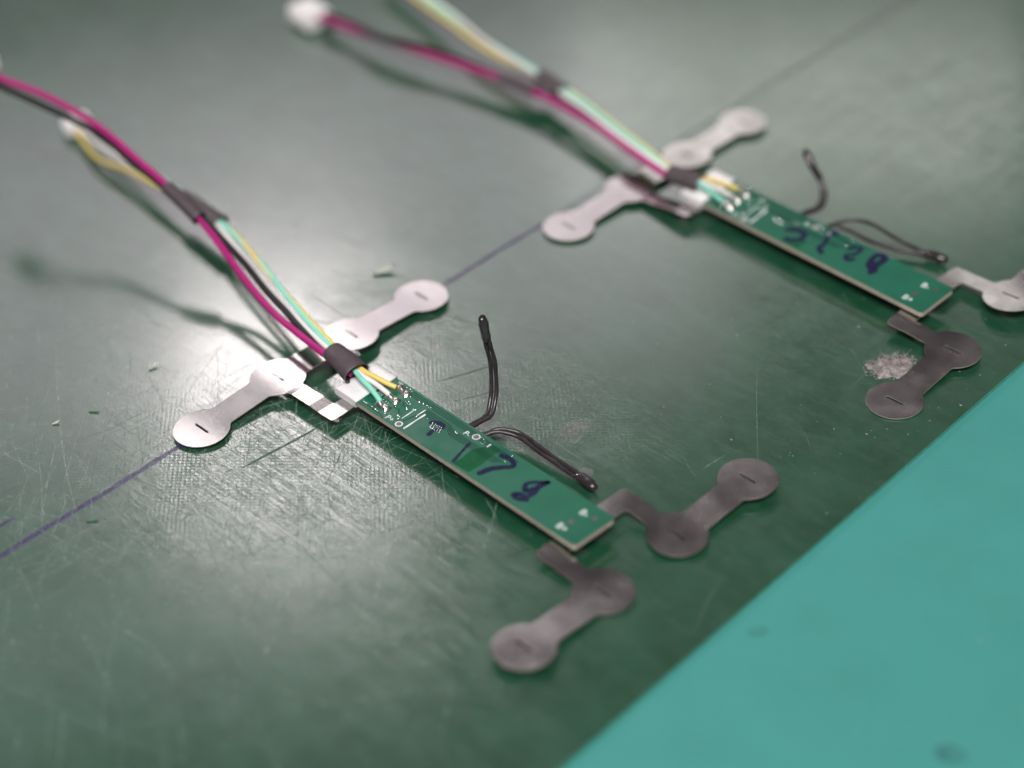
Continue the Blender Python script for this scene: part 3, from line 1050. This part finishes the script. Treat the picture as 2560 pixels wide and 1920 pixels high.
cfgB = dict(
    org=(49.0, 96.0, 0.0),
    label='farther green circuit board with blurred cable end and pale scrap of lint beside its strip',
    board=((17.4, 95.0), -2.0, 0.075, 4.35),
    strip=((4.4, 96.2), -.4),
    zl=[(0, -33, .7), (0, -28.5, .85), (0, -19, 1.2), (0, -9.5, 1.6), (0, 0, 1.5), (0, 9.5, 1.25), (0, 19, 1.2), (0, 28.5, 1.2), (0, 33, 1.2)],
    zarm=[1.6, 1.9, 2.3, 2.7, 2.8, 2.9], zfoot=.1,
    zn=[(86.8, -33, .3), (86.8, -28.5, .4), (86.8, -19, .8), (86.8, -9.5, 1.5), (92, -9.5, 1.3), (80, -9.5, 2.0), (74, -9.5, 2.3), (74, -5, 2.7), (74, 0, 2.9)],
    zfar=[(86.8, 33, 4.6), (86.8, 28.5, 4.3), (86.8, 19, 3.6), (91, 9.5, 3.3), (86.8, 9.5, 2.7), (82, 9.5, 2.2), (77, 9.5, 1.9), (74, 9.5, 1.8), (74, 5, 2.7), (74, 0, 2.9)],
    tn=(-.2, -1.6, 1.6), tf=(-1.2, .6, 0),
    ink=[([(26.0, -.9), (27.8, .2), (29.7, .05), (30.3, -1.4), (29.2, -3.0), (27.9, -3.5)], .9),
         ([(34.8, 4.3), (33.6, 4.0), (33.9, 2.6), (35.1, 0), (35.0, -1.4), (36.4, -2.5)], .8),
         ([(40.1, 2.1), (41.0, 3.4), (42.0, 3.7), (42.1, 1.4), (41.0, -.1), (42.1, -1.0), (42.9, -.2)], .7),
         ([(48.6, -.5), (46.4, .5), (45.7, 3.6), (46.6, 4.5), (47.8, 3.8), (47.8, 1.25), (48.3, -.15)], 1.0),
         ([(47.2, 1.6), (47.6, 0.2), (48.4, -1.4)], 1.0)],
    green_patch=[(27.6, -4.5), (31.6, -4.4), (31.9, -1.8), (30.6, -1.0), (28.6, -2.6)],
    wires=[(redB, 'red', .73), (blkB, 'black', .73), (whtB, 'white', .52), (tealB, 'teal', .52), (yelB, 'yellow', .52)],
    sleeves=[([(11.6, 91.9, 5.7), (15.4, 92.6, 5.7), (19.4, 93.3, 5.7)], (2.3, 2.6), (1.8, 2.0)),
             ([(-47.4, 98.5, 4.8), (-42.4, 99.3, 4.7), (-37.0, 99.5, 4.7)], (2.0, 2.1), (1.2, 1.3)),
             ([(-40.4, 104.6, 5.5), (-35.6, 103.5, 5.6), (-30.8, 102.4, 5.6)], (2.1, 2.1), (1.3, 1.4))],
    plugs=[((-110.4, 92.2, 2.6), (9.4, 7.2, 4.4), math.radians(173), 0.0, 2)],
    therm=[([offs(thB1, (-.5, 0, -.1)), offs(thB1, (.5, .2, .1))],
            dict(path=[(37.0, 109.6, 8.8), (35.6, 110.0, 9.9), (34.4, 110.4, 10.8), (33.2, 110.8, 11.6)], r=1.1, up=(1, .3, 0))),
           ([thB2a, thB2b],
            dict(path=[(67.4, 108.4, 1.4), (69.2, 108.9, 1.3), (70.6, 109.2, 1.3), (72.4, 109.5, 1.1)], r=1.1))],
)
build_unit(cfgB)

# ------------------------------------------------------------------ loose bits on the sheet
def lint_clump():
    org = (84.6, 74.2, 0)
    root = empty('lint_clump', org)
    top(root, 'fuzzy grey clump of lint touching the dark nickel strip at right', 'lint')
    nu, nv = 46, 34
    V, F = [], []
    for i in range(nu):
        for j in range(nv):
            x, y = -1 + 2 * i / (nu - 1), -1 + 2 * j / (nv - 1)
            a = math.atan2(y, x)
            r = math.hypot(x, y)
            lim = .78 + .34 * mnoise.noise(Vector((math.cos(a) * 1.7, math.sin(a) * 1.7, 3.1))) + .22 * mnoise.noise(Vector((math.cos(a) * 4.5, math.sin(a) * 4.5, 8.1)))
            q = max(0, 1 - (r / lim) ** 2)
            nz = mnoise.fractal(Vector((x * 3.2, y * 3.2, .7)), 1.0, 2.0, 4)
            n2 = mnoise.noise(Vector((x * 11, y * 11, 4)))
            z = (q ** .9) * (1.0 + .95 * nz + .5 * n2) - .04
            X, Y = x * 5.0, y * 3.4
            c, s = math.cos(1.05), math.sin(1.05)
            V.append((org[0] + (X * c - Y * s) * 1.18, org[1] + (X * s + Y * c) * 1.18, z + .02))
    keep = {}
    for i in range(nu - 1):
        for j in range(nv - 1):
            q = (i * nv + j, (i + 1) * nv + j, (i + 1) * nv + j + 1, i * nv + j + 1)
            if max(V[k][2] for k in q) > .05:
                F.append(q)
    mesh_obj('lint_body', V, F, M['lint'], root, org, smooth=True)
    mb = MB()
    for k in range(900):
        i = int(rng.integers(len(V)))
        p = np.array(V[i])
        if p[2] < .02:
            continue
        d = rng.normal(0, 1, 3)
        d[2] = abs(d[2]) * .55
        d /= np.linalg.norm(d)
        L = rng.uniform(.3, 1.4)
        bend = rng.normal(0, .35, 3)
        pts = [p + d * L * t + bend * t * t for t in np.linspace(0, 1, 5)]
        pts = [np.array([q[0], q[1], max(q[2], .03)]) for q in pts]
        w = np.cross(d, rng.normal(0, 1, 3))
        w = w / np.linalg.norm(w) * .028
        vs, fs = [], []
        for q in pts:
            vs += [q - w, q + w]
        for t in range(4):
            fs.append((2 * t, 2 * t + 1, 2 * t + 3, 2 * t + 2))
        mb.add(vs, fs)
    for k in range(110):
        a = rng.uniform(0, 6.283)
        rr = rng.normal(1.02, .14)
        X, Y = math.cos(a) * 4.2 * rr * 1.15, math.sin(a) * 2.9 * rr * 1.15
        c, s = math.cos(1.05), math.sin(1.05)
        px, py, g = org[0] + X * c - Y * s, org[1] + X * s + Y * c, rng.uniform(.06, .26)
        mb.add([(px + g, py, .02), (px, py + g * .8, .02), (px - g, py, .02), (px, py - g * .8, .02), (px + g * .2, py, .02 + g)], [(0, 1, 4), (1, 2, 4), (2, 3, 4), (3, 0, 4)])
    o = mesh_obj('loose_fibres', mb.v, mb.f, M['fibre'], root, org)
    o['kind'] = 'stuff'


lint_clump()


def scrap(name, p, ln, w, yaw, lift, m, label, curl=1.0):
    V, F = [], []
    n, k = 14, 5
    for lay in (0, 1):
        for i in range(n):
            u = i / (n - 1)
            ww = w * (math.sin(math.pi * min(max(u, .06), .94)) ** .5)
            for j in range(k):
                v = -.5 + j / (k - 1)
                x = (u - .5) * ln
                y = v * ww
                z = .06 + lift * (u ** 2) * curl + lift * .5 * (v * 2) ** 2 + (0.10 if lay == 0 else 0)
                V.append((p[0] + x * math.cos(yaw) - y * math.sin(yaw), p[1] + x * math.sin(yaw) + y * math.cos(yaw), z))
    o_ = n * k
    for i in range(n - 1):
        for j in range(k - 1):
            a = i * k + j
            F.append((a, a + k, a + k + 1, a + 1))
            F.append((o_ + a, o_ + a + 1, o_ + a + k + 1, o_ + a + k))
    for i in range(n - 1):
        for j in (0, k - 1):
            a = i * k + j
            F.append((a, a + k, o_ + a + k, o_ + a))
    for i in (0, n - 1):
        for j in range(k - 1):
            a = i * k + j
            F.append((a, a + 1, o_ + a + 1, o_ + a))
    return top(mesh_obj(name, V, F, M[m], None, (0, 0, 0), smooth=True), label, 'scrap', 'small scraps lying on the green sheet')


scrap('plastic_scrap', (-13.6, 30.2, 0), 4.6, 1.7, math.radians(64), .9, 'flake', 'curled pale plastic scrap behind the upper strip end of the nearer board')
scrap('plastic_scrap', (-23.5, -22.6, 0), 2.2, .7, math.radians(95), .5, 'flake', 'small bright flake left of the nearer board, beside the cable shadows')
scrap('plastic_scrap', (-23.2, -46.0, 0), 1.5, .5, math.radians(70), .3, 'flake', 'tiny white flake at far left above the purple line')
scrap('plastic_scrap', (-20.6, -39.0, 0), 2.2, .45, math.radians(38), .10, 'greenflake', 'thin dark green sliver at left above the purple line')
scrap('plastic_scrap', (5.5, -58.0, 0), 2.3, .45, math.radians(50), .10, 'greenflake', 'thin dark green sliver below the purple line at lower left')
